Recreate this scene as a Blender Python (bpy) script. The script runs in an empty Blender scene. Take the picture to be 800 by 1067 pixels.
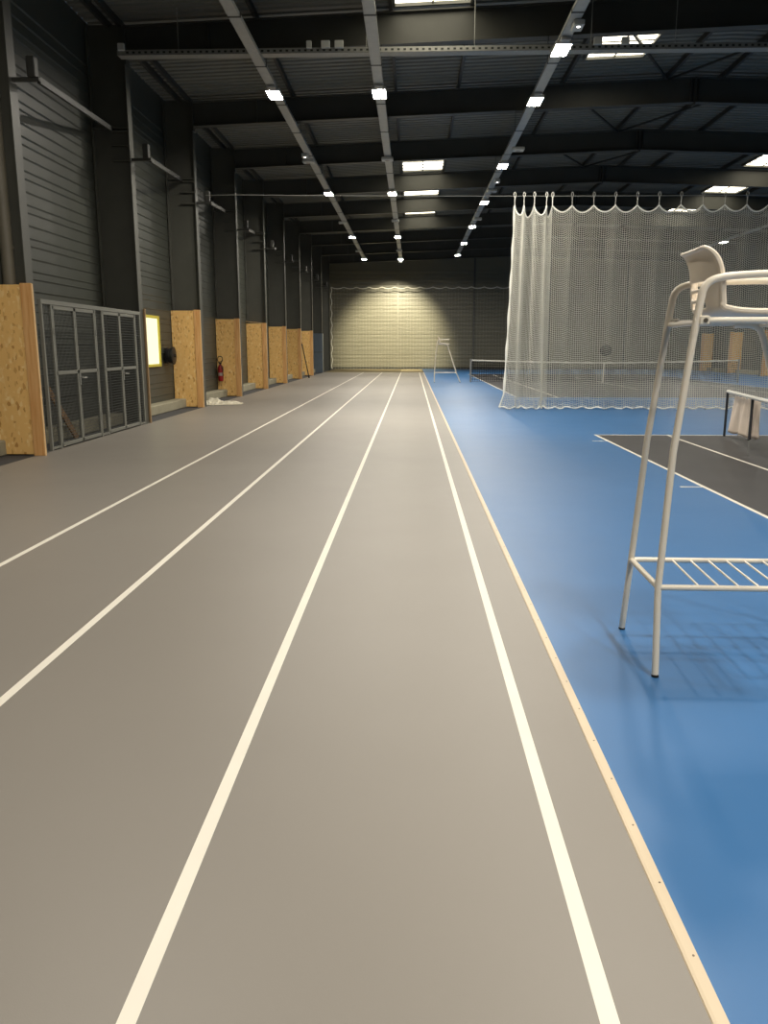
import bpy, math, random
from mathutils import Vector, Matrix
random.seed(7)
SC = bpy.context.scene
COL = SC.collection
PI = math.pi

# ------------------------------------------------------------------ helpers
class MB:
    """collects geometry for ONE mesh object"""
    def __init__(s):
        s.v = []; s.f = []; s.m = []
    def add(s, vs, fs, m=0):
        b = len(s.v); s.v += [tuple(p) for p in vs]
        for f in fs:
            s.f.append(tuple(b + i for i in f)); s.m.append(m)
    def box(s, x0, x1, y0, y1, z0, z1, m=0):
        vs = [(x0,y0,z0),(x1,y0,z0),(x1,y1,z0),(x0,y1,z0),(x0,y0,z1),(x1,y0,z1),(x1,y1,z1),(x0,y1,z1)]
        s.add(vs, [(0,3,2,1),(4,5,6,7),(0,1,5,4),(1,2,6,5),(2,3,7,6),(3,0,4,7)], m)
        return s
    def cbox(s, x0, x1, y0, y1, z0, z1, c=.01, m=0):
        """box with chamfered edges"""
        vs = []
        for z, k in ((z0, c), (z0 + c, 0), (z1 - c, 0), (z1, c)):
            a0, a1, b0, b1 = x0 + k, x1 - k, y0 + k, y1 - k
            vs += [(a0+c,b0,z),(a1-c,b0,z),(a1,b0+c,z),(a1,b1-c,z),(a1-c,b1,z),(a0+c,b1,z),(a0,b1-c,z),(a0,b0+c,z)]
        fs = [tuple(reversed(range(8))), tuple(range(24, 32))]
        for r in range(3):
            for i in range(8):
                j = (i + 1) % 8
                fs.append((r*8+i, r*8+j, r*8+8+j, r*8+8+i))
        s.add(vs, fs, m); return s
    def bar(s, a, b, w, h, m=0, upv=(0,0,1)):
        """rectangular bar from a to b, w wide, h tall"""
        a = Vector(a); b = Vector(b); d = (b-a).normalized(); u = Vector(upv)
        x = d.cross(u)
        if x.length < 1e-4: x = d.cross(Vector((1,0,0)))
        x.normalize(); u = x.cross(d)
        vs = []
        for p in (a, b):
            for sx, su in ((-1,-1),(1,-1),(1,1),(-1,1)):
                vs.append(p + x*(sx*w/2) + u*(su*h/2))
        s.add(vs, [(3,2,1,0),(4,5,6,7),(0,1,5,4),(1,2,6,5),(2,3,7,6),(3,0,4,7)], m); return s
    def tube(s, pts, r, n=8, m=0, caps=True, closed=False):
        pts = [Vector(p) for p in pts]; k = len(pts)
        rs = r if isinstance(r, (list, tuple)) else [r]*k
        t0 = (pts[1]-pts[0]).normalized()
        ref = Vector((0,0,1)) if abs(t0.z) < .9 else Vector((1,0,0))
        nx = t0.cross(ref).normalized(); vs = []
        for i, p in enumerate(pts):
            if closed: t = pts[(i+1) % k] - pts[i-1]
            elif i == 0: t = pts[1]-pts[0]
            elif i == k-1: t = pts[-1]-pts[-2]
            else: t = (pts[i+1]-p).normalized() + (p-pts[i-1]).normalized()
            t.normalize()
            nx = (nx - t*nx.dot(t)).normalized(); ny = t.cross(nx)
            for j in range(n):
                a = 2*PI*j/n
                vs.append(p + nx*(rs[i]*math.cos(a)) + ny*(rs[i]*math.sin(a)))
        fs = []
        for i in range(k if closed else k-1):
            q = (i+1) % k
            for j in range(n):
                j2 = (j+1) % n
                fs.append((i*n+j, i*n+j2, q*n+j2, q*n+j))
        if caps and not closed:
            fs.append(tuple(reversed(range(n)))); fs.append(tuple((k-1)*n+j for j in range(n)))
        s.add(vs, fs, m); return s
    def lathe(s, prof, c, n=16, m=0, axis='z'):
        c = Vector(c); vs = []
        for r, h in prof:
            for j in range(n):
                a = 2*PI*j/n; p = (r*math.cos(a), r*math.sin(a), h)
                if axis == 'x': p = (p[2], p[0], p[1])
                if axis == 'y': p = (p[0], p[2], p[1])
                vs.append(c + Vector(p))
        fs = []
        for i in range(len(prof)-1):
            for j in range(n):
                j2 = (j+1) % n; fs.append((i*n+j, i*n+j2, (i+1)*n+j2, (i+1)*n+j))
        fs.append(tuple(reversed(range(n)))); fs.append(tuple((len(prof)-1)*n+j for j in range(n)))
        s.add(vs, fs, m); return s
    def grid(s, rows, m=0, skip=None):
        """rows: list of lists of points"""
        nr, nc = len(rows), len(rows[0]); fs = []
        for i in range(nr-1):
            for j in range(nc-1):
                if skip and skip(i, j): continue
                fs.append((i*nc+j, i*nc+j+1, (i+1)*nc+j+1, (i+1)*nc+j))
        s.add([p for r in rows for p in r], fs, m); return s
    def build(s, name, mats, parent=None, smooth=False, origin=None):
        if not isinstance(mats, (list, tuple)): mats = [mats]
        off = Vector((0,0,0)); p = parent
        while p is not None:
            off += p.location; p = p.parent
        vs = [Vector(q) - off for q in s.v]
        loc = Vector((0,0,0))
        if parent is None:
            if origin is None:
                xs = [q.x for q in vs]; ys = [q.y for q in vs]; zs = [q.z for q in vs]
                origin = ((min(xs)+max(xs))/2, (min(ys)+max(ys))/2, min(zs))
            loc = Vector(origin); vs = [q - loc for q in vs]
        me = bpy.data.meshes.new(name)
        me.from_pydata([tuple(q) for q in vs], [], s.f)
        for mt in mats: me.materials.append(mt)
        if len(mats) > 1: me.polygons.foreach_set('material_index', s.m)
        if smooth:
            me.polygons.foreach_set('use_smooth', [True]*len(me.polygons))
            try: me.set_sharp_from_angle(angle=math.radians(40))
            except Exception: pass
        me.update()
        o = bpy.data.objects.new(name, me); COL.objects.link(o)
        o.location = loc
        if parent is not None: o.parent = parent
        return o

def chaikin(pts, it=2):
    pts = [Vector(p) for p in pts]
    for _ in range(it):
        q = [pts[0]]
        for a, b in zip(pts, pts[1:]):
            q += [a*.75+b*.25, a*.25+b*.75]
        q.append(pts[-1]); pts = q
    return pts

def tag(o, label, cat, group=None, kind=None):
    o['label'] = label; o['category'] = cat
    if group: o['group'] = group
    if kind: o['kind'] = kind
    return o
def struct(o):
    o['kind'] = 'structure'; return o
def thing(name, label, cat, loc, rz=0, group=None):
    o = bpy.data.objects.new(name, None); COL.objects.link(o)
    o.location = loc; o.rotation_euler = (0, 0, rz); o.empty_display_size = .2
    return tag(o, label, cat, group)
def copy_tree(o, parent=None):
    c = o.copy(); COL.objects.link(c)
    if parent is not None:
        c.parent = parent; c.matrix_parent_inverse = o.matrix_parent_inverse.copy()
    for ch in list(o.children): copy_tree(ch, c)
    return c
ORD = ['first','second','third','fourth','fifth','sixth','seventh','eighth','ninth','tenth','eleventh','twelfth','thirteenth']

# ------------------------------------------------------------------ materials
def srgb(r, g, b):
    def c(u):
        u /= 255
        return u/12.92 if u <= .04045 else ((u+.055)/1.055)**2.4
    return (c(r), c(g), c(b), 1)
def mat(name, col, rough=.5, metal=0, var=.0, vscale=3., bump=0, bscale=40., spec=.5):
    m = bpy.data.materials.new(name); m.use_nodes = True
    nt = m.node_tree; b = nt.nodes['Principled BSDF']
    b.inputs['Roughness'].default_value = rough; b.inputs['Metallic'].default_value = metal
    b.inputs['Specular IOR Level'].default_value = spec
    b.inputs['Base Color'].default_value = col
    tc = nt.nodes.new('ShaderNodeTexCoord')
    if var:
        n = nt.nodes.new('ShaderNodeTexNoise'); n.inputs['Scale'].default_value = vscale; n.inputs['Detail'].default_value = 5
        nt.links.new(tc.outputs['Object'], n.inputs['Vector'])
        r = nt.nodes.new('ShaderNodeValToRGB')
        r.color_ramp.elements[0].position = .3; r.color_ramp.elements[1].position = .7
        r.color_ramp.elements[0].color = tuple(c*(1-var) for c in col[:3]) + (1,)
        r.color_ramp.elements[1].color = tuple(min(1, c*(1+var)) for c in col[:3]) + (1,)
        nt.links.new(n.outputs['Fac'], r.inputs['Fac']); nt.links.new(r.outputs['Color'], b.inputs['Base Color'])
    if bump:
        n2 = nt.nodes.new('ShaderNodeTexNoise'); n2.inputs['Scale'].default_value = bscale; n2.inputs['Detail'].default_value = 3
        nt.links.new(tc.outputs['Object'], n2.inputs['Vector'])
        bp = nt.nodes.new('ShaderNodeBump'); bp.inputs['Strength'].default_value = bump; bp.inputs['Distance'].default_value = .01
        nt.links.new(n2.outputs['Fac'], bp.inputs['Height']); nt.links.new(bp.outputs['Normal'], b.inputs['Normal'])
    return m
def emit(name, col, strength):
    m = bpy.data.materials.new(name); m.use_nodes = True
    nt = m.node_tree; nt.nodes.clear()
    e = nt.nodes.new('ShaderNodeEmission'); e.inputs['Color'].default_value = col; e.inputs['Strength'].default_value = strength
    o = nt.nodes.new('ShaderNodeOutputMaterial'); nt.links.new(e.outputs[0], o.inputs[0])
    return m
def osb_mat(name, base, dark, light):
    m = mat(name, base, .75, spec=.25); nt = m.node_tree; b = nt.nodes['Principled BSDF']
    tc = nt.nodes['Texture Coordinate']
    mp = nt.nodes.new('ShaderNodeMapping'); mp.inputs['Scale'].default_value = (46, 46, 24)
    mp.inputs['Rotation'].default_value = (0, .6, 0)
    w = nt.nodes.new('ShaderNodeTexNoise'); w.inputs['Scale'].default_value = 1.2; w.inputs['Detail'].default_value = 3
    nt.links.new(tc.outputs['Object'], mp.inputs['Vector']); nt.links.new(mp.outputs['Vector'], w.inputs['Vector'])
    v = nt.nodes.new('ShaderNodeTexVoronoi'); v.inputs['Scale'].default_value = 1.0; v.inputs['Randomness'].default_value = 1
    mx = nt.nodes.new('ShaderNodeMix'); mx.data_type = 'VECTOR'; mx.inputs['Factor'].default_value = .35
    nt.links.new(mp.outputs['Vector'], mx.inputs['A']); nt.links.new(w.outputs['Color'], mx.inputs['B'])
    nt.links.new(mx.outputs['Result'], v.inputs['Vector'])
    sp = nt.nodes.new('ShaderNodeSeparateColor'); nt.links.new(v.outputs['Color'], sp.inputs['Color'])
    r = nt.nodes.new('ShaderNodeValToRGB'); els = r.color_ramp.elements
    els[0].position = 0; els[0].color = dark; els[1].position = 1; els[1].color = light
    e = els.new(.16); e.color = base
    e = els.new(.8); e.color = base
    nt.links.new(sp.outputs['Red'], r.inputs['Fac']); nt.links.new(r.outputs['Color'], b.inputs['Base Color'])
    return m
def wood_mat(name, a, c):
    m = mat(name, a, .6, spec=.3); nt = m.node_tree; b = nt.nodes['Principled BSDF']
    tc = nt.nodes['Texture Coordinate']
    mp = nt.nodes.new('ShaderNodeMapping'); mp.inputs['Scale'].default_value = (22, 22, 1.2)
    n = nt.nodes.new('ShaderNodeTexNoise'); n.inputs['Scale'].default_value = 1.5; n.inputs['Detail'].default_value = 4
    nt.links.new(tc.outputs['Object'], mp.inputs['Vector']); nt.links.new(mp.outputs['Vector'], n.inputs['Vector'])
    r = nt.nodes.new('ShaderNodeValToRGB'); r.color_ramp.elements[0].position = .35; r.color_ramp.elements[1].position = .65
    r.color_ramp.elements[0].color = a; r.color_ramp.elements[1].color = c
    nt.links.new(n.outputs['Fac'], r.inputs['Fac']); nt.links.new(r.outputs['Color'], b.inputs['Base Color'])
    return m
def floor_mat(name, col, rough, var, scuff=0):
    """resin floor: soft large mottling plus fine scuffs in colour and gloss"""
    m = mat(name, col, rough, var=var, vscale=.35, spec=.5); nt = m.node_tree; b = nt.nodes['Principled BSDF']
    tc = nt.nodes['Texture Coordinate']
    n = nt.nodes.new('ShaderNodeTexNoise'); n.inputs['Scale'].default_value = 1.3; n.inputs['Detail'].default_value = 6; n.inputs['Roughness'].default_value = .65
    nt.links.new(tc.outputs['Object'], n.inputs['Vector'])
    mr = nt.nodes.new('ShaderNodeMapRange'); mr.inputs['From Min'].default_value = .1; mr.inputs['From Max'].default_value = .9
    mr.inputs['To Min'].default_value = rough-.025; mr.inputs['To Max'].default_value = rough+.025
    nt.links.new(n.outputs['Fac'], mr.inputs['Value']); nt.links.new(mr.outputs['Result'], b.inputs['Roughness'])
    n2 = nt.nodes.new('ShaderNodeTexNoise'); n2.inputs['Scale'].default_value = 220; n2.inputs['Detail'].default_value = 2
    nt.links.new(tc.outputs['Object'], n2.inputs['Vector'])
    bp = nt.nodes.new('ShaderNodeBump'); bp.inputs['Strength'].default_value = .06; bp.inputs['Distance'].default_value = .003
    nt.links.new(n2.outputs['Fac'], bp.inputs['Height']); nt.links.new(bp.outputs['Normal'], b.inputs['Normal'])
    return m

LAMP = 385.0
M = dict(
    grey_floor = floor_mat('grey_resin', srgb(136,130,122), .45, .04),
    blue_floor = floor_mat('blue_resin', srgb(54,107,160), .42, .05),
    court      = floor_mat('charcoal_acrylic', srgb(64,63,64), .5, .08),
    paint      = mat('white_line_paint', srgb(236,230,216), .5, var=.03),
    screed     = mat('dark_screed', srgb(64,64,66), .8, var=.2, vscale=2),
    sand       = mat('sandy_screed', srgb(120,108,78), .8, var=.15, vscale=1.5),
    mat_beige  = mat('beige_mat', srgb(172,156,118), .7, var=.08),
    strip      = mat('cream_strip', srgb(214,196,168), .45, var=.03),
    screw      = mat('screw_steel', srgb(120,105,90), .4, .6),
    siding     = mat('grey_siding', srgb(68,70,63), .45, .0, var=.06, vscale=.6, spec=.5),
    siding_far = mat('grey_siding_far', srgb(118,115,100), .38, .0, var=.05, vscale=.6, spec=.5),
    steel_dark = mat('dark_painted_steel', srgb(50,50,46), .55, .0, var=.08, vscale=2.),
    column_steel = mat('column_paint', srgb(76,76,69), .5, .0, var=.08, vscale=2.),
    beam_steel = mat('beam_paint', srgb(66,66,60), .5, .0, var=.08, vscale=2.),
    steel_mid  = mat('grey_painted_steel', srgb(84,84,78), .5, var=.06),
    deck       = mat('roof_deck_steel', srgb(112,112,104), .5, .0, var=.05, vscale=1.),
    galv       = mat('galvanised_steel', srgb(150,150,144), .45, .35, var=.08, vscale=12),
    plinth     = mat('concrete_plinth', srgb(150,144,122), .85, var=.12, vscale=4, bump=.3),
    osb        = osb_mat('osb_board', srgb(236,190,118), srgb(190,138,76), srgb(246,212,150)),
    timber     = wood_mat('timber_board', srgb(208,152,92), srgb(224,176,118)),
    timber_edge= mat('sawn_timber_edge', srgb(222,184,132), .7, var=.06),
    plank      = wood_mat('old_plank', srgb(128,96,62), srgb(156,120,80)),
    cage       = mat('cage_grey_paint', srgb(116,116,108), .5, var=.05),
    wire       = mat('cage_wire', srgb(74,76,74), .5, .3),
    white_metal= mat('cream_powder_coat', srgb(226,216,198), .38, var=.02),
    shell      = mat('cream_plastic', srgb(226,214,196), .42, var=.02),
    rubber     = mat('black_rubber', srgb(22,22,22), .7, var=.1),
    bolt       = mat('bolt_steel', srgb(120,112,100), .35, .8),
    net_white  = mat('white_net_cord', srgb(206,204,192), .7, var=.05, vscale=2),
    net_rope   = mat('white_hem_rope', srgb(238,236,226), .65, var=.03),
    net_black  = mat('black_net_cord', srgb(20,20,22), .8, var=.1),
    tape       = mat('white_net_tape', srgb(222,220,212), .6, var=.03),
    post_grey  = mat('grey_net_post', srgb(150,150,148), .4, .3, var=.05),
    post_dark  = mat('dark_net_pole', srgb(58,60,64), .45, .2, var=.05),
    cloth      = mat('off_white_cloth', srgb(224,208,192), .9, var=.04, vscale=5, bump=.2, bscale=60),
    black      = mat('black_plastic', srgb(16,16,17), .4, var=.1),
    red        = mat('extinguisher_red', srgb(150,22,24), .35, var=.05),
    label_white= mat('label_white', srgb(170,160,150), .5, var=.02),
    yellow     = mat('yellow_window_frame', srgb(206,190,70), .5, var=.05),
    sheet      = mat('crumpled_white_plastic', srgb(206,198,176), .45, var=.08, vscale=6),
    metal_guard= mat('grey_sheet_metal', srgb(112,124,138), .3, .5, var=.06),
    box_white  = mat('pale_box_plastic', srgb(200,200,192), .5, var=.03),
    trunk      = mat('pale_trunking', srgb(176,176,170), .45, .2, var=.06, vscale=5),
    lamp_body  = mat('lamp_housing', srgb(168,166,160), .45, .2, var=.04),
    lamp_glow  = emit('lamp_diffuser', (1, .935, .82, 1), LAMP),
    spot_glow  = emit('spot_diffuser', (1, .95, .88, 1), 6),
    sky_glow   = emit('skylight_pane', (1, .92, .72, 1), 5.0),
    win_glow   = emit('window_pane', (1, 1, .62, 1), 1.3),
)

# ------------------------------------------------------------------ hall dimensions
XW, XC = -6.6, -5.8            # left wall face, column flange face
XR = 7.2                       # ridge
XW2, XC2 = 2*XR-XW, 2*XR-XC    # right wall, right columns
Y0, Y1 = -9.5, 62.0            # back and far wall
COLS = [12.5+5.1*k for k in range(-4, 10)]
def zb(x): return 7.54 + .036*(x if x <= XR else 2*XR-x)   # underside of the beams
BD = .60                       # beam depth
def zdeck(x): return zb(x) + BD + .14

# ------------------------------------------------------------------ floor
lw = .025
NETS = (3.7, 39.2)
rects = [(XW, XW2, Y0, Y1, 3),                       # screed by the walls
         (XC, .76, Y0, 54.1, 0), (XC, .80, 54.1, Y1, 5),
         (-.75, .74, 55.5, 61.3, 6),
         (.80, XW2-.4, Y0, Y1, 1)]
for c in (-3.165, -1.94, -.70, .505): rects.append((c-lw, c+lw, Y0, 54.0, 4))
for ny in NETS:
    xa, xb, ya, yb = 3.50, 14.50, max(ny-11.89, Y0+.2), ny+11.89
    rects.append((xa, xb, ya, yb, 2))
    for x in (xa, xb-.05, 4.86, 13.09): rects.append((x, x+.05, ya, yb, 4))
    rects.append((8.975, 9.025, ny-6.4, ny+6.4, 4))
    for y in (ny-6.425, ny+6.375): rects.append((4.86, 13.14, y, y+.05, 4))
    for y in (ny-11.89, ny+11.83):
        if y > Y0: rects.append((xa, xb, y, y+.06, 4))
    for y in (ny+10.82, ny+5.99, ny-6.0, ny-10.8):
        if y > Y0: rects.append((3.24, 3.50, y-.022, y+.022, 4))
bx = sorted({round(v, 4) for r in rects for v in r[:2]}); by = sorted({round(v, 4) for r in rects for v in r[2:4]})
mb = MB()
for i in range(len(bx)-1):
    for j in range(len(by)-1):
        cx, cy = (bx[i]+bx[i+1])/2, (by[j]+by[j+1])/2
        k = 3
        for r in rects:
            if r[0] < cx < r[1] and r[2] < cy < r[3]: k = r[4]
        mb.add([(bx[i],by[j],0),(bx[i+1],by[j],0),(bx[i+1],by[j+1],0),(bx[i],by[j+1],0)], [(0,1,2,3)], k)
struct(mb.build('floor', [M['grey_floor'], M['blue_floor'], M['court'], M['screed'], M['paint'], M['sand'], M['mat_beige']], origin=(0,0,0)))
# edging strip between grey track and blue floor
mb = MB()
p = [(.757,0),(.760,.004),(.769,.006),(.800,.006),(.803,0)]
n = len(p)
mb.add([(x,Y0,z) for x,z in p]+[(x,54.2,z) for x,z in p], [(i,i+n,i+n+1,i+1) for i in range(n-1)], 0)
y = Y0+.3
while y < 30:
    mb.lathe([(.0035,0),(.0035,.0012)], (.787, y, .006), 8, 1); y += .31
struct(mb.build('trim_1', [M['strip'], M['screw']], origin=(.78,0,0)))

# ------------------------------------------------------------------ walls (ribbed siding, ribs are real)
def siding_profile(z0, z1, far=False):
    """(depth, z) outline: flat tray 0.24 m, then a pair of small ribs"""
    pr = [(0, z0)]; z = z0+.16; k = 0
    pitch = (.30,) if far else (.21, .21, .13); dp = .030 if far else .016
    while z + .1 < z1:
        pr += [(0,z),(dp,z+.03),(0,z+.041)]
        if far: pr += [(0,z+.10),(dp*.6,z+.125),(0,z+.135)]
        z += pitch[k % len(pitch)]; k += 1
    pr.append((0, z1)); return pr
def wall_mesh(a, b, normal, z1f, name, m):
    pr = siding_profile(0, 7.4, bool(normal[1]))
    mb = MB(); a = Vector(a); b = Vector(b); nv = Vector(normal); up = Vector((0,0,1))
    mb.grid([[a + nv*d + up*z for d, z in pr], [b + nv*d + up*z for d, z in pr]])
    return mb
mb = wall_mesh((XW,Y0,0),(XW,Y1,0),(1,0,0),None,'',None)
mb.add([(XW,Y0,7.4),(XW,Y1,7.4),(XW,Y1,zdeck(XW)),(XW,Y0,zdeck(XW))],[(0,1,2,3)])
struct(mb.build('wall_left', M['siding'], origin=(XW,0,0)))
mb = wall_mesh((XW2,Y0,0),(XW2,Y1,0),(-1,0,0),None,'',None)
mb.add([(XW2,Y0,7.4),(XW2,Y1,7.4),(XW2,Y1,zdeck(XW2)),(XW2,Y0,zdeck(XW2))],[(0,1,2,3)])
struct(mb.build('wall_right', M['siding'], origin=(XW2,0,0)))
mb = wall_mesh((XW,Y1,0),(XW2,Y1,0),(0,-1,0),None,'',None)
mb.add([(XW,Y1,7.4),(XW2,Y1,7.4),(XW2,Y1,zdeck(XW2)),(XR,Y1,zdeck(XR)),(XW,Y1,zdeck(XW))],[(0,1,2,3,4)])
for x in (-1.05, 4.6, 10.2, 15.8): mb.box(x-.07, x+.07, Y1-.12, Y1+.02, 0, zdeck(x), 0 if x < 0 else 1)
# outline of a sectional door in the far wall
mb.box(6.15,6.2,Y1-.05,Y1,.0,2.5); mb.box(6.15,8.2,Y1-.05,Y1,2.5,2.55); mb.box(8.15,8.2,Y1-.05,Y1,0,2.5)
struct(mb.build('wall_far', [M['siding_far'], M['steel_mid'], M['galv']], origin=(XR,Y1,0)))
mb = MB().add([(XW,Y0,0),(XW2,Y0,0),(XW2,Y0,zdeck(XW2)),(XR,Y0,zdeck(XR)),(XW,Y0,zdeck(XW))],[(0,1,2,3,4)])
mb = MB(); mb.add([(XW,Y0,0),(XW2,Y0,0),(XW2,Y0,zdeck(XW2)),(XR,Y0,zdeck(XR)),(XW,Y0,zdeck(XW))],[(0,1,2,3,4)])
struct(mb.build('wall_back', M['siding'], origin=(XR,Y0,0)))
mb = MB().cbox(XW, XW+.33, Y0, Y1, 0, .24, .02)
struct(mb.build('baseboard_left', M['plinth']))
mb = MB().cbox(XW2-.33, XW2, Y0, Y1, 0, .24, .02)
struct(mb.build('baseboard_right', M['plinth']))
mb = MB().cbox(XW+.4, XW2-.4, Y1-.22, Y1, 0, .14, .02)
struct(mb.build('baseboard_far', M['steel_dark']))

# ------------------------------------------------------------------ roof deck (corrugated, ribs run across the hall)
SKY = [(-.40, 1.13, 13.2, 17.46), (-.40, 1.13, 28.8, 32.74), (-.40, 1.13, 33.9, 37.84), (-.40, 1.13, 39.0, 42.94),
       (4.05, 5.45, 18.6, 21.1), (12.3, 13.8, 28.8, 32.6), (12.6, 14.1, 33.9, 37.8), (12.6, 14.1, 39.0, 42.9)]
prof = []; y = Y0
while y < Y1:
    prof += [(y,0),(y+.13,0),(y+.155,.05),(y+.225,.05)]; y += .25
prof.append((Y1, 0))
mb = MB()
mb.grid([[(x, yy, zdeck(x)+dz) for yy, dz in prof] for x in (XW, XR, XW2)])
struct(mb.build('ceiling', M['deck'], origin=(XR,0,7.5)))
# skylights: curb + glowing pane with glazing bars
for i, (xa, xb, ya, yb) in enumerate(SKY):
    mb = MB(); t = .05
    z = [zdeck(xa)-.02, zdeck(xb)-.02]
    for (p0, p1) in (((xa,ya),(xb,ya)), ((xa,yb),(xb,yb)), ((xa,ya),(xa,yb)), ((xb,ya),(xb,yb))):
        mb.bar((p0[0],p0[1],zdeck(p0[0])-.05), (p1[0],p1[1],zdeck(p1[0])-.05), .06, .09)
    xm = (xa+xb)/2
    mb.bar((xm,ya,zdeck(xm)-.05),(xm,yb,zdeck(xm)-.05),.03,.03)
    k = int((yb-ya)/.45)
    for q in range(1, k):
        yy = ya+(yb-ya)*q/k
        mb.bar((xa,yy,zdeck(xa)-.05),(xb,yy,zdeck(xb)-.05),.025,.025)
    w = struct(mb.build('window_%d' % (i+2), M['steel_mid']))
    pm = MB(); pm.add([(xa,ya,zdeck(xa)-.035),(xb,ya,zdeck(xb)-.035),(xb,yb,zdeck(xb)-.035),(xa,yb,zdeck(xa)-.035)], [(3,2,1,0)])
    struct(pm.build('pane', M['sky_glow'], w))

# ------------------------------------------------------------------ steel frame: columns, rafters, purlins
def column(yc, side):
    mb = MB(); s = 1 if side < 0 else -1
    xw, xc = (XW, XC) if side < 0 else (XW2, XC2)
    def bx_(a, b, y0, y1, z0, z1): mb.box(min(a,b), max(a,b), y0, y1, z0, z1)
    top = zdeck(xc)-.1
    bx_(xc-.022*s, xc, yc-.12, yc+.12, 0, top)            # inner flange
    bx_(xw+.03*s, xw+.055*s, yc-.12, yc+.12, 0, top)      # outer flange
    bx_(xw+.05*s, xc-.02*s, yc-.008, yc+.008, 0, top)     # web
    for z in (() if (side < 0 and 12 < yc < 13) else (5.41, 5.70, 5.97)): bx_(xc-.40*s, xc-.02*s, yc-.11, yc+.008, z-.012, z+.012)   # stiffener plates
    if not (side < 0 and 12 < yc < 13): bx_(xc-.75*s, xc-.02*s, yc-.11, yc, 6.02, 6.045)
    bx_(xw+.05*s, xc+.02*s, yc-.16, yc+.16, 0, .025)      # base plate
    o = struct(mb.build('steel_column', M['column_steel']))
    return o
def bracket(yc):
    """arm, pulley box and brace that carry the net cables"""
    mb = MB()
    mb.bar((XC, yc+.0, 5.44), (-5.40, yc, 5.44), .07, .05)
    mb.cbox(-5.56, -5.44, yc-.07, yc+.07, 5.46, 5.74, .01)
    mb.bar((-5.43, yc+.03, 5.44), (-6.15, yc+4.95, 6.0), .05, .09)
    return mb
for yc in COLS:
    column(yc, -1); column(yc, 1)
    mb = MB()
    for xa, xb in ((XC, XR), (XR, XC2)):
        pts = []
        for x in (xa, xb):
            z = zb(x)
            pts.append((x, z))
        (x0, z0), (x1, z1) = pts
        for dz, w, h in ((.01, .22, .02), (BD-.01, .22, .02)):
            mb.bar((x0, yc, z0+dz), (x1, yc, z1+dz), w, h)
        mb.bar((x0, yc, z0+BD/2), (x1, yc, z1+BD/2), .012, BD-.04)
    for x in (XC+.012, XC2-.012): mb.box(x-.012, x+.012, yc-.11, yc+.11, zb(XC)-.12, zb(XC)+BD)
    mb.box(XR-.015, XR+.015, yc-.11, yc+.11, zb(XR)-.06, zb(XR)+BD)
    for x in (XR-.1, XR+.1): mb.box(x-.008, x+.008, yc-.1, yc+.1, zb(XR), zb(XR)+BD)
    for x in (-4.1, 18.5): mb.box(x-.006, x+.006, yc-.1, yc+.1, zb(x), zb(x)+BD)
    struct(mb.build('roof_beam', M['beam_steel']))
    if yc < 57: struct(bracket(yc).build('cable_bracket', M['steel_dark']))
for x in (-6.15, -5.90, -3.15, -.46, 1.16, 3.85, 6.5, 7.9, 9.15, 11.8, 14.5, 17.2, 20.2):
    mb = MB().bar((x, Y0, zdeck(x)-.07), (x, Y1, zdeck(x)-.07), .07, .13)
    struct(mb.build('roof_purlin', M['steel_dark']))
for a, b in (((3.85,17.6),(6.5,22.7)), ((6.5,22.7),(9.15,17.6)), ((6.5,27.8),(9.15,22.7)), ((3.85,22.7),(6.5,27.8)),
             ((6.5,32.9),(9.15,27.8)), ((3.85,27.8),(6.5,32.9))):
    mb = MB().bar((a[0],a[1],zdeck(a[0])-.16), (b[0],b[1],zdeck(b[0])-.16), .05, .05)
    struct(mb.build('roof_brace', M['steel_dark']))

# round downpipe in front of the nearest column
mb = MB().tube([(-6.05,12.37,.03),(-6.05,12.37,7.3)], .09, 16)
for z in (3.1, 5.2): mb.tube([(-6.05,12.375,z-.02),(-6.05,12.375,z+.02)], .102, 16)

tag(mb.build('downpipe', mat('brown_grey_pipe', srgb(104,98,84), .5, var=.08), smooth=True), 'round brownish downpipe rising behind the nearest wooden column guard', 'pipe')

# ------------------------------------------------------------------ lit window in the left wall
mb = MB(); ya, yb, za, zt = 19.85, 21.15, 1.22, 2.36; x = XW+.0
for b in ((ya-.03,yb+.03,za-.07,za),(ya-.03,yb+.03,zt,zt+.07),(ya-.08,ya,za-.07,zt+.07),(yb,yb+.08,za-.07,zt+.07)):
    mb.cbox(x, x+.07, b[0], b[1], b[2], b[3], .008)
w = struct(mb.build('window_1', M['yellow']))
pm = MB(); pm.add([(x+.03,ya,za),(x+.03,yb,za),(x+.03,yb,zt),(x+.03,ya,zt)], [(0,1,2,3)])
struct(pm.build('pane', M['win_glow'], w))

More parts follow.
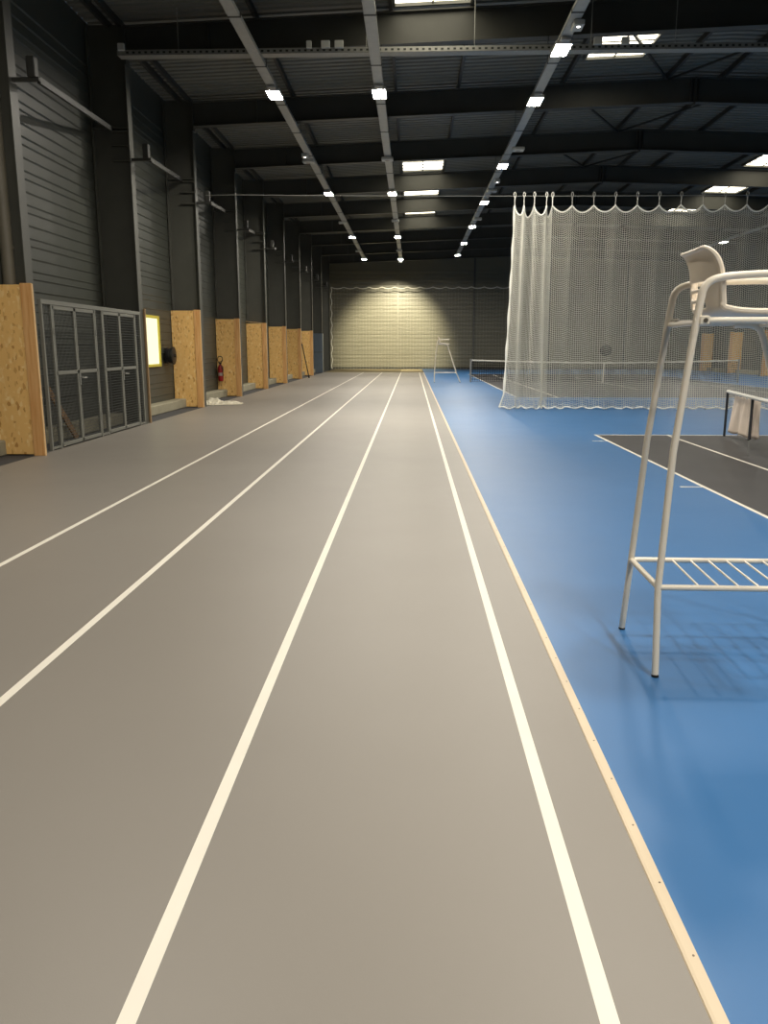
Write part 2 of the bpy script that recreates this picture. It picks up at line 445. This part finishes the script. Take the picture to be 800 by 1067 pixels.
# ------------------------------------------------------------------ wooden guards on the columns
def guard(yc, label, side=-1, metal=False, tall=2.58, top_cap=False, out=.03):
    s = 1 if side < 0 else -1
    xw, xc = (XW, XC) if side < 0 else (XW2, XC2)
    yf = yc-.27
    root = thing('column_guard', label, 'panel', ((xw+xc)/2, yf, 0), 0, 'guards on the hall columns')
    xo = xc + out*s; xi = xw + .02*s; xm = xo - .17*s
    def X(a, b): return min(a, b), max(a, b)
    if metal:
        MB().cbox(*X(xi, xo), yf, yf+.02, .02, tall, .006).build('panel', M['metal_guard'], root)
        MB().box(*X(xo-.02*s, xo), yf+.02, yf+.55, .02, tall).build('side_panel', M['metal_guard'], root)
        MB().box(*X(xi, xo), yf-.008, yf, tall*.52, tall*.52+.03).build('rail', M['steel_mid'], root)
        return root
    MB().cbox(*X(xi, xm-.004*s), yf, yf+.02, .02, tall-.02, .003).build('panel', M['osb'], root)
    b = MB().cbox(*X(xm, xo), yf-.015, yf+.03, .0, tall, .004).build('edge_board', M['timber'], root)
    MB().cbox(*X(xo, xo+.012*s), yf-.016, yf+.03, .0, tall-.01, .003).build('return_batten', M['timber_edge'], root)
    if top_cap:
        MB().bar((xi, yf+.1, tall+.06), (xo, yf+.1, tall-.02), .22, .02).build('top_board', M['timber_edge'], root)
    return root
GL = ['nearest chipboard column guard at the left edge, before the wire cage',
      None,
      'bright chipboard column guard just past the yellow window',
      'dim brown chipboard column guard behind the red fire extinguisher',
      'chipboard column guard with a pale slanting top board',
      'chipboard column guard just past the one with the slanting top',
      'dull chipboard column guard in front of the leaning dark pole',
      'farthest chipboard guard on the left columns, beside the dark pole']
for i, l in enumerate(GL):
    if l: guard(12.5+5.1*i, l, tall=2.58 + (.06 if i == 2 else 0), top_cap=(i == 4), out=(.14 if i == 0 else .02))
guard(53.3, 'bluish grey sheet metal column guard at the far left end', metal=True, tall=2.5)
for yc, l in ((43.1,'right side column guard nearest the umpire chair'), (48.2,'wooden guard on right wall column seen past the chair front leg'),
              (53.3,'wooden guard on right wall column seen under the chair seat'), (58.4,'wooden guard on the farthest right wall column')):
    guard(yc, l, side=1)
# timber batten standing against the column at the far end of the cage
tag(MB().cbox(-5.798,-5.755,17.70,17.76,0,2.45,.004).build('timber_batten', wood_mat('grey_brown_batten', srgb(140,114,84), srgb(160,134,100))), 'thin upright timber batten fixed to column at the cage far end', 'batten')
# light angle on the second column flange, from floor to bracket
# ------------------------------------------------------------------ wire mesh cage
root = thing('wire_mesh_cage', 'grey wire mesh storage cage with two double doors against left wall', 'cage', (XC, 15.1, 0))
HC = 2.33
def post(y, name='post', w=.05, z1=HC): return MB().cbox(XC-.025, XC+.025, y-w/2, y+w/2, 0, z1, .004).build(name, M['cage'], root)
for y in (12.78, 13.12, 14.93, 15.27, 17.10, 17.40): post(y)
MB().cbox(XC-.03, XC+.03, 12.75, 17.43, HC-.02, HC+.05, .006).build('top_rail', M['cage'], root)
def wire_panel(mb, ya, yb, za, zt, x=XC):
    p = .05; r = .0028
    y = ya+p/2
    while y < yb: mb.box(x-r, x+r, y-r, y+r, za, zt); y += p
    z = za+p/2
    while z < zt: mb.box(x-r+.004, x+r+.004, ya, yb, z-r*1.4, z+r*1.4); z += p
for a, b in ((12.80,13.10),(14.955,15.245),(17.125,17.375)):
    mb = MB(); wire_panel(mb, a, b, .06, HC-.02); mb.build('mesh_panel', M['wire'], root)
    MB().box(XC-.02, XC+.02, a, b, .02, .06).build('bottom_rail', M['cage'], root)
for a, b, hs in ((13.15,14.02,1),(14.03,14.90,-1),(15.30,16.18,1),(16.19,17.07,-1)):
    mb = MB()
    for y in (a+.022, b-.022): mb.cbox(XC-.018, XC+.022, y-.022, y+.022, .03, HC-.03, .003)
    for z in (.055, 1.23, HC-.055): mb.cbox(XC-.018, XC+.022, a, b, z-.03, z+.03, .003)
    d = mb.build('door', M['cage'], root)
    mb = MB(); wire_panel(mb, a+.04, b-.04, .08, HC-.08); mb.build('mesh', M['wire'], d)
    if hs < 0:
        mb = MB(); hy = a+.03
        mb.cbox(XC+.022, XC+.034, hy-.02, hy+.02, 1.0, 1.2, .003)
        mb.tube(chaikin([(XC+.03,hy,1.13),(XC+.08,hy,1.13),(XC+.08,hy+.16,1.12)],2), .010, 8)
        mb.build('handle', M['galv'], d, smooth=True)
    for z in (.4, 1.9):
        yy = a-.008 if hs > 0 else b+.008
        MB().tube([(XC+.03,yy,z-.05),(XC+.03,yy,z+.05)], .012, 8).build('hinge', M['galv'], d, smooth=True)
# plank leaning inside the cage
mb = MB().bar((-6.12,14.55,.02),(-6.42,14.15,.95),.14,.03,upv=(1,0,0))
tag(mb.build('leaning_plank', M['plank']), 'short brown wooden plank leaning inside the wire cage', 'plank')

# ------------------------------------------------------------------ hose reels, extinguisher, pole, plastic sheet
def hose_reel(c, axis, label, k=1.0):
    c = Vector(c); root = thing('hose_reel', label, 'hose reel', c, 0)
    d = -1 if axis == 'y' else 1
    def L(prof): return MB().lathe([(r*k, h*d) for r, h in prof], c, 24, 0, axis)
    L([(.22,.06),(.235,.07),(.235,.085),(.22,.095)]).build('back_flange', M['black'], root, True)
    L([(.10,.09),(.19,.10),(.205,.14),(.19,.20),(.10,.21)]).build('hose_coil', M['rubber'], root, True)
    L([(.22,.205),(.235,.215),(.235,.23),(.20,.24),(.05,.25),(.04,.28)]).build('front_flange', M['black'], root, True)
    mb = MB()
    if axis == 'x': mb.cbox(c.x-.02, c.x+.08, c.y-.06, c.y+.06, c.z-.2, c.z+.2, .01)
    else: mb.cbox(c.x-.06, c.x+.06, c.y-.08, c.y+.04, c.z-.2, c.z+.2, .01)
    mb.build('wall_bracket', M['steel_dark'], root)
    return root
hose_reel((XW+.02, 21.75, 1.42), 'x', 'black hose reel on left wall beside the yellow window')
hose_reel((14.45, Y1-.05, 1.38), 'y', 'dark hose reel on far wall seen through the hanging net', 1.8)
ex = thing('fire_extinguisher', 'red fire extinguisher with looped black hose before a dim chipboard guard', 'fire extinguisher', (-6.43, 27.35, .52))
c = (-6.43, 27.35, 0)
MB().lathe([(.07,.52),(.085,.54),(.088,.60),(.088,.95),(.075,1.02),(.035,1.06),(.03,1.10)], c, 20).build('cylinder', M['red'], ex, True)
MB().lathe([(.0885,.70),(.0885,.80)], c, 20).build('label_band', M['label_white'], ex, True)
MB().cbox(-6.47,-6.39,27.32,27.38,1.09,1.14,.008).build('valve', M['black'], ex)
MB().bar((-6.46,27.34,1.15),(-6.33,27.30,1.20),.03,.015).build('lever', M['black'], ex)
MB().tube(chaikin([(-6.40,27.33,1.12),(-6.33,27.3,1.24),(-6.36,27.28,1.34),(-6.48,27.28,1.34),(-6.53,27.3,1.2),(-6.33,27.24,1.0),(-6.33,27.24,.7)],3), .014, 8).build('hose', M['black'], ex, True)
MB().cbox(-6.49,-6.37,27.43,27.532,.85,1.0,.005).build('bracket', M['steel_dark'], ex)
# low steel stub and shelf near the extinguisher
mb = MB().cbox(-6.56,-6.25,27.1,27.4,0.0,.16,.01); mb.cbox(-6.58,-6.23,27.08,27.42,.16,.20,.008)
tag(mb.build('kerb_block', M['plinth']), 'low grey block on floor under the red fire extinguisher', 'block')
# dark pole leaning on the far guards
mb = MB().tube([(-5.58,44.3,.02),(-5.735,42.86,1.8)], .028, 10)
mb.tube([(-5.577,44.33,.0),(-5.587,44.23,.12)], .045, 10)
tag(mb.build('leaning_pole', M['black'], smooth=True), 'dark pole leaning between the two far chipboard guards', 'pole')
# crumpled plastic on the floor
rows = []
for i in range(26):
    r = []
    for j in range(14):
        u, v = i/25, j/13
        xx = -6.02 + u*1.05; yy = 23.0 + v*(1.1-.6*u) + .5*u
        e = math.sin(PI*u)**.5*math.sin(PI*v)**.6 if 0 < u < 1 and 0 < v < 1 else 0
        z = .012 + e*(.10 + .28*math.exp(-((u-.08)/.12)**2) + .12*math.exp(-((u-.33)/.08)**2))*(.6+.4*math.sin(9*u+5*v)*math.cos(7*v-3*u)) + random.random()*.03*e
        r.append((xx + random.uniform(-.015,.015), yy + random.uniform(-.02,.02), max(z, .008)))
    rows.append(r)
sh = MB().grid(rows).build('plastic_sheet', M['sheet'])
md = sh.modifiers.new('t','SOLIDIFY'); md.thickness = .005; md.offset = 1
tag(sh, 'crumpled white plastic sheet lying on grey floor edge by the guards', 'sheet')

# ------------------------------------------------------------------ lighting rows: trunking + lamps + sensors + spots
ZT = 7.15
Q = .982
ROWS = {'left': (-3.06, [7.2, 19.5*Q, 31.5*Q, 43.5*Q, 54.2*Q]),
        'middle': (-.75, [19.5*Q, 31.5*Q, 43.5*Q, 54.2*Q]),
        'court': (2.75, [-6.0, -3.6, -1.2, 1.6, 5.0, 9.0, 16.9*Q, 20.2*Q, 27.0*Q, 33.5*Q, 40.0*Q, 46.2*Q, 52.0*Q]),  # out-of-view near lamps set closer, extras added to brighten foreground and chair
        'right': (16.5, [-3.2, 2.6, 9.0, 20.2*Q, 27.0*Q, 33.5*Q, 40.0*Q, 46.2*Q, 52.0*Q])}
ROWNAME = {'left': 'left ceiling row', 'middle': 'middle ceiling row', 'court': 'row above the blue court edge', 'right': 'right hand row over the courts'}
for rn, (x, ys) in ROWS.items():
    y_end = ys[-1]+.6
    t = thing('light_trunking', 'long pale trunking carrying the lamps of the ' + ROWNAME[rn], 'trunking', (x, 22, ZT), 0, 'lighting trunking rails under the roof')
    mb = MB().box(x-.105, x+.105, Y0+.2, y_end, ZT+.055, ZT+.061)
    mb.box(x-.105, x-.099, Y0+.2, y_end, ZT, ZT+.06); mb.box(x+.099, x+.105, Y0+.2, y_end, ZT, ZT+.06)
    mb.box(x-.105, x+.105, Y0+.2, y_end, ZT, ZT+.004)
    mb.build('rail', M['trunk'], t)
    for yc in COLS:
        if yc > y_end: continue
        mb = MB().box(x-.115, x+.115, yc-.11, yc-.06, ZT-.006, ZT)
        for sx in (-.11, .11): mb.box(x+sx-.005, x+sx+.005, yc-.11, yc-.06, ZT-.006, zb(x)+.01)
        mb.build('clamp', M['steel_dark'], t)
        if yc+2.5 < y_end:
            mb = MB().box(x-.11, x+.11, yc+2.5, yc+2.56, ZT-.005, ZT)
            for sx in (-.108, .108): mb.box(x+sx-.004, x+sx+.004, yc+2.5, yc+2.56, ZT-.005, ZT+.07)
            mb.build('joint_cover', M['steel_dark'], t)
lamp0 = None
for rn, (x, ys) in ROWS.items():
    k = 0
    vis = [y for y in ys if y > 15]
    for y in ys:
        if y > 15:
            lab = ('nearest' if k == 0 else ORD[k]) + ' lit lamp of the ' + ROWNAME[rn] 
            if y == vis[-1] and k: lab = 'farthest lit lamp of the ' + ROWNAME[rn]
            k += 1
        else:
            lab = 'lamp of the ' + ROWNAME[rn] + ' unseen overhead, ' + ('just ahead of' if y > 4 else 'level with' if y > -1 else 'behind') + ' the camera' + ({-3.6: ', nearer added one', -6.0: ', farthest added one'}.get(y, '') if rn == 'court' else '')
        if lamp0 is None:
            o = thing('ceiling_lamp', lab, 'lamp', (x, y, ZT), 0, 'lamps hung under the lighting rails')
            MB().cbox(x-.155, x+.155, y-.33, y+.33, ZT-.05, ZT-.007, .008).build('housing', M['lamp_body'], o)
            MB().cbox(x-.09, x+.09, y-.52, y-.35, ZT-.06, ZT-.007, .008).build('driver_box', M['lamp_body'], o)
            q = MB(); q.add([(x-.142,y-.317,ZT-.052),(x+.142,y-.317,ZT-.052),(x+.142,y+.317,ZT-.052),(x-.142,y+.317,ZT-.052)], [(3,2,1,0)])
            q.build('diffuser', M['lamp_glow'], o)
            q = MB()
            for a in (x-.155, x+.142): q.box(a, a+.015, y-.33, y+.33, ZT-.07, ZT-.05)
            for b in (y-.33, y+.317): q.box(x-.155, x+.155, b, b+.015, ZT-.07, ZT-.05)
            q.build('rim', M['lamp_body'], o)
            lamp0 = o
        else:
            o = copy_tree(lamp0); o['label'] = lab
        o.location = (x, y, ZT)
# the farthest middle lamp carries a wall-washing head aimed at the far wall
fl = thing('flood_light', 'lit flood light head at far end of middle row, washing far wall', 'lamp', (-.75, 54.0, ZT))
MB().cbox(-.87,-.63,53.95,54.1,ZT-.16,ZT-.0,.01).build('housing', M['lamp_body'], fl)
ld = bpy.data.lights.new('beam', 'SPOT'); ld.energy = 9500; ld.color = (1, .90, .62); ld.spot_size = math.radians(60); ld.spot_blend = .75; ld.shadow_soft_size = .08
lo = bpy.data.objects.new('beam', ld); COL.objects.link(lo); lo.parent = fl
lo.location = (0, .2, -.12)
lo.rotation_euler = Vector((-.7, 7.7, -5.1)).to_track_quat('-Z', 'Y').to_euler()
def spot(x, y, label):
    o = thing('emergency_light', label, 'lamp', (x, y, ZT), 0, 'small spot lights on the lighting rails')
    MB().cbox(x-.09, x+.09, y-.16, y+.16, ZT-.10, ZT-.007, .01).build('housing', M['box_white'], o)
    MB().lathe([(.028,ZT-.106),(.034,ZT-.10)], (x, y-.07, 0), 12).build('lens', M['spot_glow'], o)
spot(2.83, 15.45, 'small box light with bright dot above the court row, nearest the camera')
spot(2.82, 28.85, 'small box light with bright dot midway along the court row')
spot(-3.14, 25.0, 'small box light with bright dot on the left row')
def sensor(x, y, label):
    o = thing('sensor_box', label, 'sensor', (x, y, ZT), 0, 'sensor boxes on the lighting rails')
    MB().cbox(x-.17, x+.17, y-.15, y+.15, ZT-.09, ZT-.007, .015).build('housing', M['box_white'], o)
    MB().lathe([(.05,ZT-.105),(.07,ZT-.09)], (x, y, 0), 12).build('lens', M['label_white'], o)
for x, y, l in ((2.95,24.4,'pale sensor box on court row between two lit lamps, nearer one'), (2.82,30.6,'pale sensor box on court row just past the second spot light'),
                (2.82,37.0,'pale sensor box on court row, farther along behind the net top'),
                (-3.14,25.75,'pale sensor box on left row right behind the small spot'), (-3.14,37.9,'pale sensor box on left row between second and third lamps'),
                (-3.14,48.9,'pale sensor box on left row before its farthest lamp'),
                (-.76,25.5,'pale sensor box on middle row between first and second lamps'), (-.76,37.4,'pale sensor box on middle row between second and third lamps'),
                (-.76,48.6,'pale sensor box on middle row before its farthest lamp')):
    sensor(x, y, l)

# cable tray below the nearest beam
t = thing('cable_tray', 'perforated pale cable tray crossing under the nearest roof beam', 'cable tray', (XR, 17.1, 7.22))
mb = MB().box(XC+.02, 19.9, 17.0, 17.24, 7.22, 7.225)
for y in (17.0, 17.237): mb.box(XC+.02, 19.9, y, y+.003, 7.22, 7.315)
x = XC+.2
while x < 8.5:
    mb.box(x, x+.05, 16.996, 17.0, 7.25, 7.285, 1); x += .12
mb.build('tray', [M['galv'], M['steel_dark']], t)
for x in (-4.6,-.92,1.17,3.4,5.0,9.0,13.0,17.0): MB().tube([(x,17.12,7.225),(x,17.12,zdeck(x)-.02)], .008, 6).build('hanger_rod', M['galv'], t)
mb = MB()
for y in (17.06,17.10,17.14): mb.tube([(XC+.1,y,7.24),(19.8,y,7.24)], .011, 6)
mb.build('cable', M['black'], t)
for x, w, l in ((-5.9+.22,.13,'small pale box at the left end of the cable tray'), (-2.02,.10,'small pale box left of the pair on the cable tray'),
                (-1.70,.17,'left box of the pale pair on the cable tray'), (-1.44,.17,'right box of the pale pair on the cable tray'),
                (3.50,.16,'pale box on cable tray just right of the court row'), (4.02,.15,'pale box on cable tray below the nearest right skylight')):
    mb = MB().cbox(x-w/2, x+w/2, 16.93, 16.9965, 7.29, 7.42, .008)
    o = mb.build('junction_box', M['box_white']); tag(o, l, 'box', 'junction boxes on the cable tray')

# ------------------------------------------------------------------ hanging divider net
YC = 22.4; ZC = 5.50
def cable_z(x): return ZC + .07*((x-7)/12)**2*1.3
tag(MB().tube([(-5.50+ i*.9, YC+.1*(1 if i==0 else 0), cable_z(-5.5+i*.9)) for i in range(0, 29)], .007, 6).build('net_cable', M['galv']),
    'taut steel cable spanning the hall that carries the divider net', 'cable')
import math as _m
def px_x(px): return (px-429)/ (878.) * YC
hooks = [px_x(p) for p in (533.5, 543, 553.5, 566, 572, 592)]
while hooks[-1] < 13.0: hooks.append(hooks[-1] + .563)
net = thing('divider_net', 'white mesh divider net hanging in pleats beside the blue court', 'net', (hooks[0], YC, 0))
cols = []; rope = []
TOP = 5.27; per = 10
for i in range(len(hooks)-1):
    a, b = hooks[i], hooks[i+1]; g = b-a < .4
    for j in range(per):
        s_ = j/per; sag = (.26 if g else .17)*(1-(2*s_-1)**2)**(.75 if g else 1)
        amp = .20 if g else .05
        x = a+(b-a)*s_; y = YC + amp*math.sin(PI*s_)*(1 if i % 2 else -1)*(1 if g else .8)
        cols.append((x, y, TOP-sag, g, s_))
NR = 94
NB = [0]
rows = []
for r in range(NR+1):
    v = r/NR; row = []
    for ci, (x, y, zt, g, s_) in enumerate(cols):
        u = ci/len(cols); lean = math.exp(-ci/17.)
        zz = zt*(1-v) + .05*v
        xx = x - .20*v**1.5*lean - (.10*max(0, v-.93)/.07*math.exp(-ci/4.))
        yy = y + (21.95-YC)*v**2 + .05*v*math.sin(ci*.55)*math.exp(-((ci-60)/60.)**2)*1.2 + .035*v*math.sin(ci*.23+1)
        if v > .96: zz += .025*math.sin(ci*.9) ; yy += .05*math.sin(ci*1.3)
        row.append((xx, yy, max(zz, .03)))
    rows.append(row)
nm = MB().grid(rows).build('mesh', M['net_white'], net)
md = nm.modifiers.new('w', 'WIREFRAME'); md.thickness = .0145; md.use_even_offset = False; md.use_replace = True; md.use_boundary = True
MB().tube(rows[0], .021, 6).build('top_hem', M['net_rope'], net, True)
MB().tube([(x, y-.01, z) for x, y, z in rows[-1]], .022, 6).build('bottom_hem', M['net_rope'], net, True)
MB().tube([r[0] for r in rows], [.03+.012*math.sin(i*.4) for i in range(NR+1)], 6).build('edge_rope', M['net_rope'], net, True)
for h in hooks:
    zc = cable_z(h)
    mb = MB().tube([(h+.028*math.cos(a), YC, zc+.035+.065*math.sin(a)) for a in [2*PI*k/10 for k in range(10)]], .010, 5, closed=True)
    mb.tube([(h, YC, zc-.03),(h, YC, zc-.11),(h, YC, TOP)], .012, 6)
    mb.build('hook', M['net_rope'] if h < 4.0 else M['galv'], net)

# ------------------------------------------------------------------ backstop net on the far wall
bn = thing('backstop_net', 'wide thin net with scalloped white top in front of far wall', 'net', (.6, 60.9, 0))
hk = [-5.93 + i*.93 for i in range(15)]
top = []
for a, b in zip(hk, hk[1:]):
    for j in range(4):
        s_ = j/4; top.append((a+(b-a)*s_, 60.9, 5.93-.11*4*s_*(1-s_)))
top.append((hk[-1], 60.9, 5.93))
NRb = 26
rows = [[(x, y + .05*math.sin(i*.8+r*.1), z*(1-r/NRb)+.035*(r/NRb)) for i, (x, y, z) in enumerate(top)] for r in range(NRb+1)]
nm = MB().grid(rows).build('mesh', M['net_white'], bn)
md = nm.modifiers.new('w', 'WIREFRAME'); md.thickness = .007; md.use_even_offset = False
MB().tube(top, .030, 6).build('top_hem', M['net_rope'], bn, True)
MB().tube([(r[0][0]+.05*math.sin(i*1.7), r[0][1], r[0][2]) for i, r in enumerate(rows)], .032, 6).build('edge_rope', M['net_rope'], bn, True)

# ------------------------------------------------------------------ umpire chairs
def tubes(name, pts, parent, r=.017, it=2, m='white_metal', n=10):
    return MB().tube(chaikin(pts, it) if it else pts, r, n).build(name, M[m], parent, True)
def umpire_chair(label):
    root = thing('umpire_chair', label, 'chair', (0, 0, 0), 0, 'umpire chairs beside the courts')
    for s in (-1, 1):
        # rear leg runs up and bends into the armrest
        l = MB().tube([Vector((-.62,.356*s,.012)), Vector((-.612,.275*s,.45)), Vector((-.575,.243*s,1.14)), Vector((-.515,.232*s,1.70))], .0175, 10).build('leg', M['white_metal'], root, True)
        MB().lathe([(.017,0),(.019,.003),(.019,.010),(.017,.013)], (-.62,.357*s,0), 12).build('foot_cap', M['rubber'], l, True)
        tubes('armrest', [(-.515,.232*s,1.70),(-.500,.235*s,1.84),(-.482,.235*s,1.955),(-.37,.235*s,1.985),(.0,.235*s,1.995),(.06,.235*s,1.98)], root, .0185, 3)
        l = MB().tube(chaikin([(-.16,.235*s,1.765),(-.03,.235*s,1.765),(.005,.235*s,1.69)], 2)[:-1] + [Vector((.02,.236*s,1.645)), Vector((.42,.275*s,.45)), Vector((.602,.356*s,.012))], .0175, 10).build('leg', M['white_metal'], root, True)
        MB().lathe([(.017,0),(.019,.003),(.019,.010),(.017,.013)], (.602,.357*s,0), 12).build('foot_cap', M['rubber'], l, True)
        mb = MB().tube(chaikin([(-.52,.235*s,1.775),(-.1,.235*s,1.775),(.05,.235*s,1.77)],1), .016, 10)
        mb.build('seat_rail', M['white_metal'], root, True)
        p = MB().cbox(-.50,-.45,.235*s-.022,.235*s+.022,1.752,1.798,.006).build('clamp_plate', M['white_metal'], root)
        MB().lathe([(.011,0),(.011,.008)], (-.472,.235*s-.022-.006,1.775), 10, 0, 'y').build('bolt', M['bolt'], p)
    f = thing_mesh = MB()
    for s in (-1, 1): f.tube([(-.612,.275*s,.45),(.42,.275*s,.45)], .015, 10)
    f.tube([(-.612,-.275,.45),(-.612,.275,.45)], .016, 10); f.tube([(.42,-.275,.45),(.42,.275,.45)], .016, 10)
    fr = f.build('footrest', M['white_metal'], root, True)
    for k in range(8):
        x = -.39 + k*.101
        MB().tube([(x-.01,-.275,.45),(x+.01,.275,.45)], .006, 8).build('rung', M['white_metal'], fr, True)
    MB().tube([(-.50,-.235,1.765),(-.50,.235,1.765)], .014, 8).build('cross_bar', M['white_metal'], root, True)
    MB().tube([(-.02,-.235,1.765),(-.02,.235,1.765)], .014, 8).build('cross_bar', M['white_metal'], root, True)
    # moulded shell: profile from the top lip down the back into the seat
    pr = [(-.500,2.106,.120,0),(-.488,2.119,.142,0),(-.469,2.116,.168,.004),(-.457,2.08,.197,.028),(-.450,2.03,.206,.045),(-.445,1.985,.207,.05),
          (-.443,1.965,.208,.055),(-.441,1.935,.208,.055),(-.439,1.915,.208,.055),(-.436,1.885,.208,.055),(-.433,1.865,.208,.055),(-.428,1.838,.208,.055),
          (-.412,1.812,.208,.05),(-.375,1.796,.21,.04),(-.28,1.790,.215,.03),(-.14,1.790,.22,.028),(-.02,1.792,.22,.022),(.045,1.790,.21,.01),(.07,1.768,.2,.0)]
    ny = 16; rows = []
    for i, (x, z, hw, cup) in enumerate(pr):
        a = pr[max(i-1,0)]; b = pr[min(i+1,len(pr)-1)]
        t = Vector((b[0]-a[0], 0, b[1]-a[1])).normalized(); nv = Vector((-t.z, 0, t.x))  # towards the sitter
        rows.append([Vector((x, hw*(-1+2*j/ny), z)) + nv*(cup*abs(-1+2*j/ny)**3) for j in range(ny+1)])
    def skip(i, j): return i in (6, 8, 10) and 4 <= j <= 11
    sh = MB().grid(rows, 0, skip).build('seat_shell', M['shell'], root, True)
    md = sh.modifiers.new('t', 'SOLIDIFY'); md.thickness = .016; md.offset = 0
    md = sh.modifiers.new('s', 'SUBSURF'); md.levels = 1; md.render_levels = 1
    # thick rolled rim along both sides
    for j in (0, ny):
        rp = chaikin([r[j] for r in rows[1:]], 2)
        MB().tube(rp, [.008+.007*min(1, i/12) for i in range(len(rp))], 8).build('rim', M['shell'], root, True)
    return root
uc = umpire_chair('tall cream umpire chair standing close by on the blue floor at right')
uc.location = (1.878, 4.255, 0); uc.rotation_euler.z = math.radians(-1)
u2 = copy_tree(uc); u2['label'] = 'small distant umpire chair beside the far tennis net'
u2.location = (1.70, 39.1, 0); u2.rotation_euler.z = 0

# ------------------------------------------------------------------ far tennis net
ny = 39.2; xa, xb = 2.82, 15.42
tn = thing('tennis_net', 'tennis net with white headband across the far court', 'net', (9.1, ny, 0))
def nh(x): return .93 + .12*abs((x-9.1)/6.3)**1.6
xs = [xa + (xb-xa)*i/120 for i in range(121)]
rows = [[(x, ny, nh(x)*(1-r/9)+.03*(r/9)) for x in xs] for r in range(10)]
nm = MB().grid(rows).build('mesh', M['net_black'], tn)
md = nm.modifiers.new('w', 'WIREFRAME'); md.thickness = .028; md.use_even_offset = False
mb = MB(); mb.grid([[(x, ny-.015, nh(x)-.05) for x in xs], [(x, ny-.02, nh(x)-.02) for x in xs], [(x, ny, nh(x)+.012) for x in xs], [(x, ny+.02, nh(x)-.02) for x in xs], [(x, ny+.015, nh(x)-.05) for x in xs]])
mb.build('headband', M['tape'], tn)
for x in (xa, xb): MB().tube([(x,ny,0),(x,ny,1.10)], .045, 12).build('post', M['post_grey'], tn, True)
MB().box(9.07, 9.13, ny-.025, ny-.018, .0, .95).build('centre_strap', M['tape'], tn)

# ------------------------------------------------------------------ portable mini net with cloth hung on it
A, B, C3 = Vector((5.90,15.40,0)), Vector((5.22,12.62,0)), Vector((4.55,9.9,0))
mn = thing('mini_net', 'low portable net frame with white top band behind the umpire chair', 'net', tuple((A+C3)/2))
hA, hB = .84, .89
def zt(p): return hA + (hB-hA)*((p-A).length/(B-A).length)
mb = MB(); pts = [A.lerp(C3, i/12) for i in range(13)]
mb.tube([p + Vector((0,0,zt(p))) for p in pts], .030, 8)
mb.build('top_band', M['tape'], mn, True)
for p in (A, C3): MB().tube([p, p+Vector((0,0,zt(p)))], .022, 10).build('post', M['post_dark'], mn, True)
po = MB().tube([B+Vector((0,0,.27)), B+Vector((0,0,zt(B)))], .022, 10).build('post', M['post_dark'], mn, True)
MB().tube([B, B+Vector((0,0,.3))], .009, 8).build('stake', M['post_grey'], po, True)
MB().tube([B+Vector((-.03,0,.24)), B+Vector((.02,0,.27))], .02, 8).build('clamp', M['black'], po, True)
# white cloth panels tied to the band
d = (B-A).normalized(); nrm = Vector((d.y, -d.x, 0))
def cloth(u0, u1, hem0, hem1, label, flare):
    rows = []
    L = (B-A).length
    for r in range(15):
        v = r/14; row = []
        for j in range(33):
            s = j/32
            u = u0+(u1-u0)*s - flare*v*(1-s)
            p = A + d*(u*L)
            top_z = zt(p)-.035-.03*abs(math.sin(s*PI*4))
            hem = hem0+(hem1-hem0)*s + .012*math.sin(s*17)
            z = top_z*(1-v)+hem*v
            off = (.03+.05*v)*math.sin(s*PI*3+.6)*(.5+.5*v) + .02*math.sin(s*23+v*3)*(1-v)
            row.append(p + nrm*(off*.6 - .075) + Vector((0,0,z)))
        rows.append(row)
    o = MB().grid(rows).build('cloth_panel', M['cloth'], smooth=True)
    md = o.modifiers.new('t','SOLIDIFY'); md.thickness = .008
    return tag(o, label, 'cloth', 'white cloths hung on the mini net')
cloth(.20, .70, .09, .20, 'wide off-white cloth hanging on the mini net between its posts', .16)
cloth(.80, .965, .21, .26, 'narrow off-white cloth hanging against the mini net nearer post', .03)
cloth(1.02, 1.065, .27, .29, 'edge of pale cloth hanging past the mini net nearer post', .0)

# ------------------------------------------------------------------ world, camera, colour
w = bpy.data.worlds.new('World'); SC.world = w; w.use_nodes = True
w.node_tree.nodes['Background'].inputs['Color'].default_value = (.5, .6, .7, 1)
w.node_tree.nodes['Background'].inputs['Strength'].default_value = .05
f = 840.; th = math.atan(172/f); psi = math.atan(29*math.cos(th)/f)
fw = Vector((-math.sin(psi)*math.cos(th), math.cos(psi)*math.cos(th), -math.sin(th)))
rt = Vector((math.cos(psi), math.sin(psi), 0)); up = rt.cross(fw)
cd = bpy.data.cameras.new('camera'); cam = bpy.data.objects.new('camera', cd); COL.objects.link(cam)
R = Matrix((rt, up, -fw)).transposed().to_4x4()
R.translation = Vector((0, 0, 1.65)); cam.matrix_world = R
cd.sensor_fit = 'VERTICAL'; cd.sensor_height = 24; cd.sensor_width = 18; cd.lens = f/1067*24
cd.clip_start = .05; cd.clip_end = 200
SC.camera = cam
SC.view_settings.view_transform = 'Standard'; SC.view_settings.look = 'None'
SC.view_settings.gamma = 1; SC.view_settings.use_curve_mapping = False
SC.view_settings.exposure = 0
SC.cycles.use_denoising = True
SC.cycles.max_bounces = 8
SC.cycles.diffuse_bounces = 4
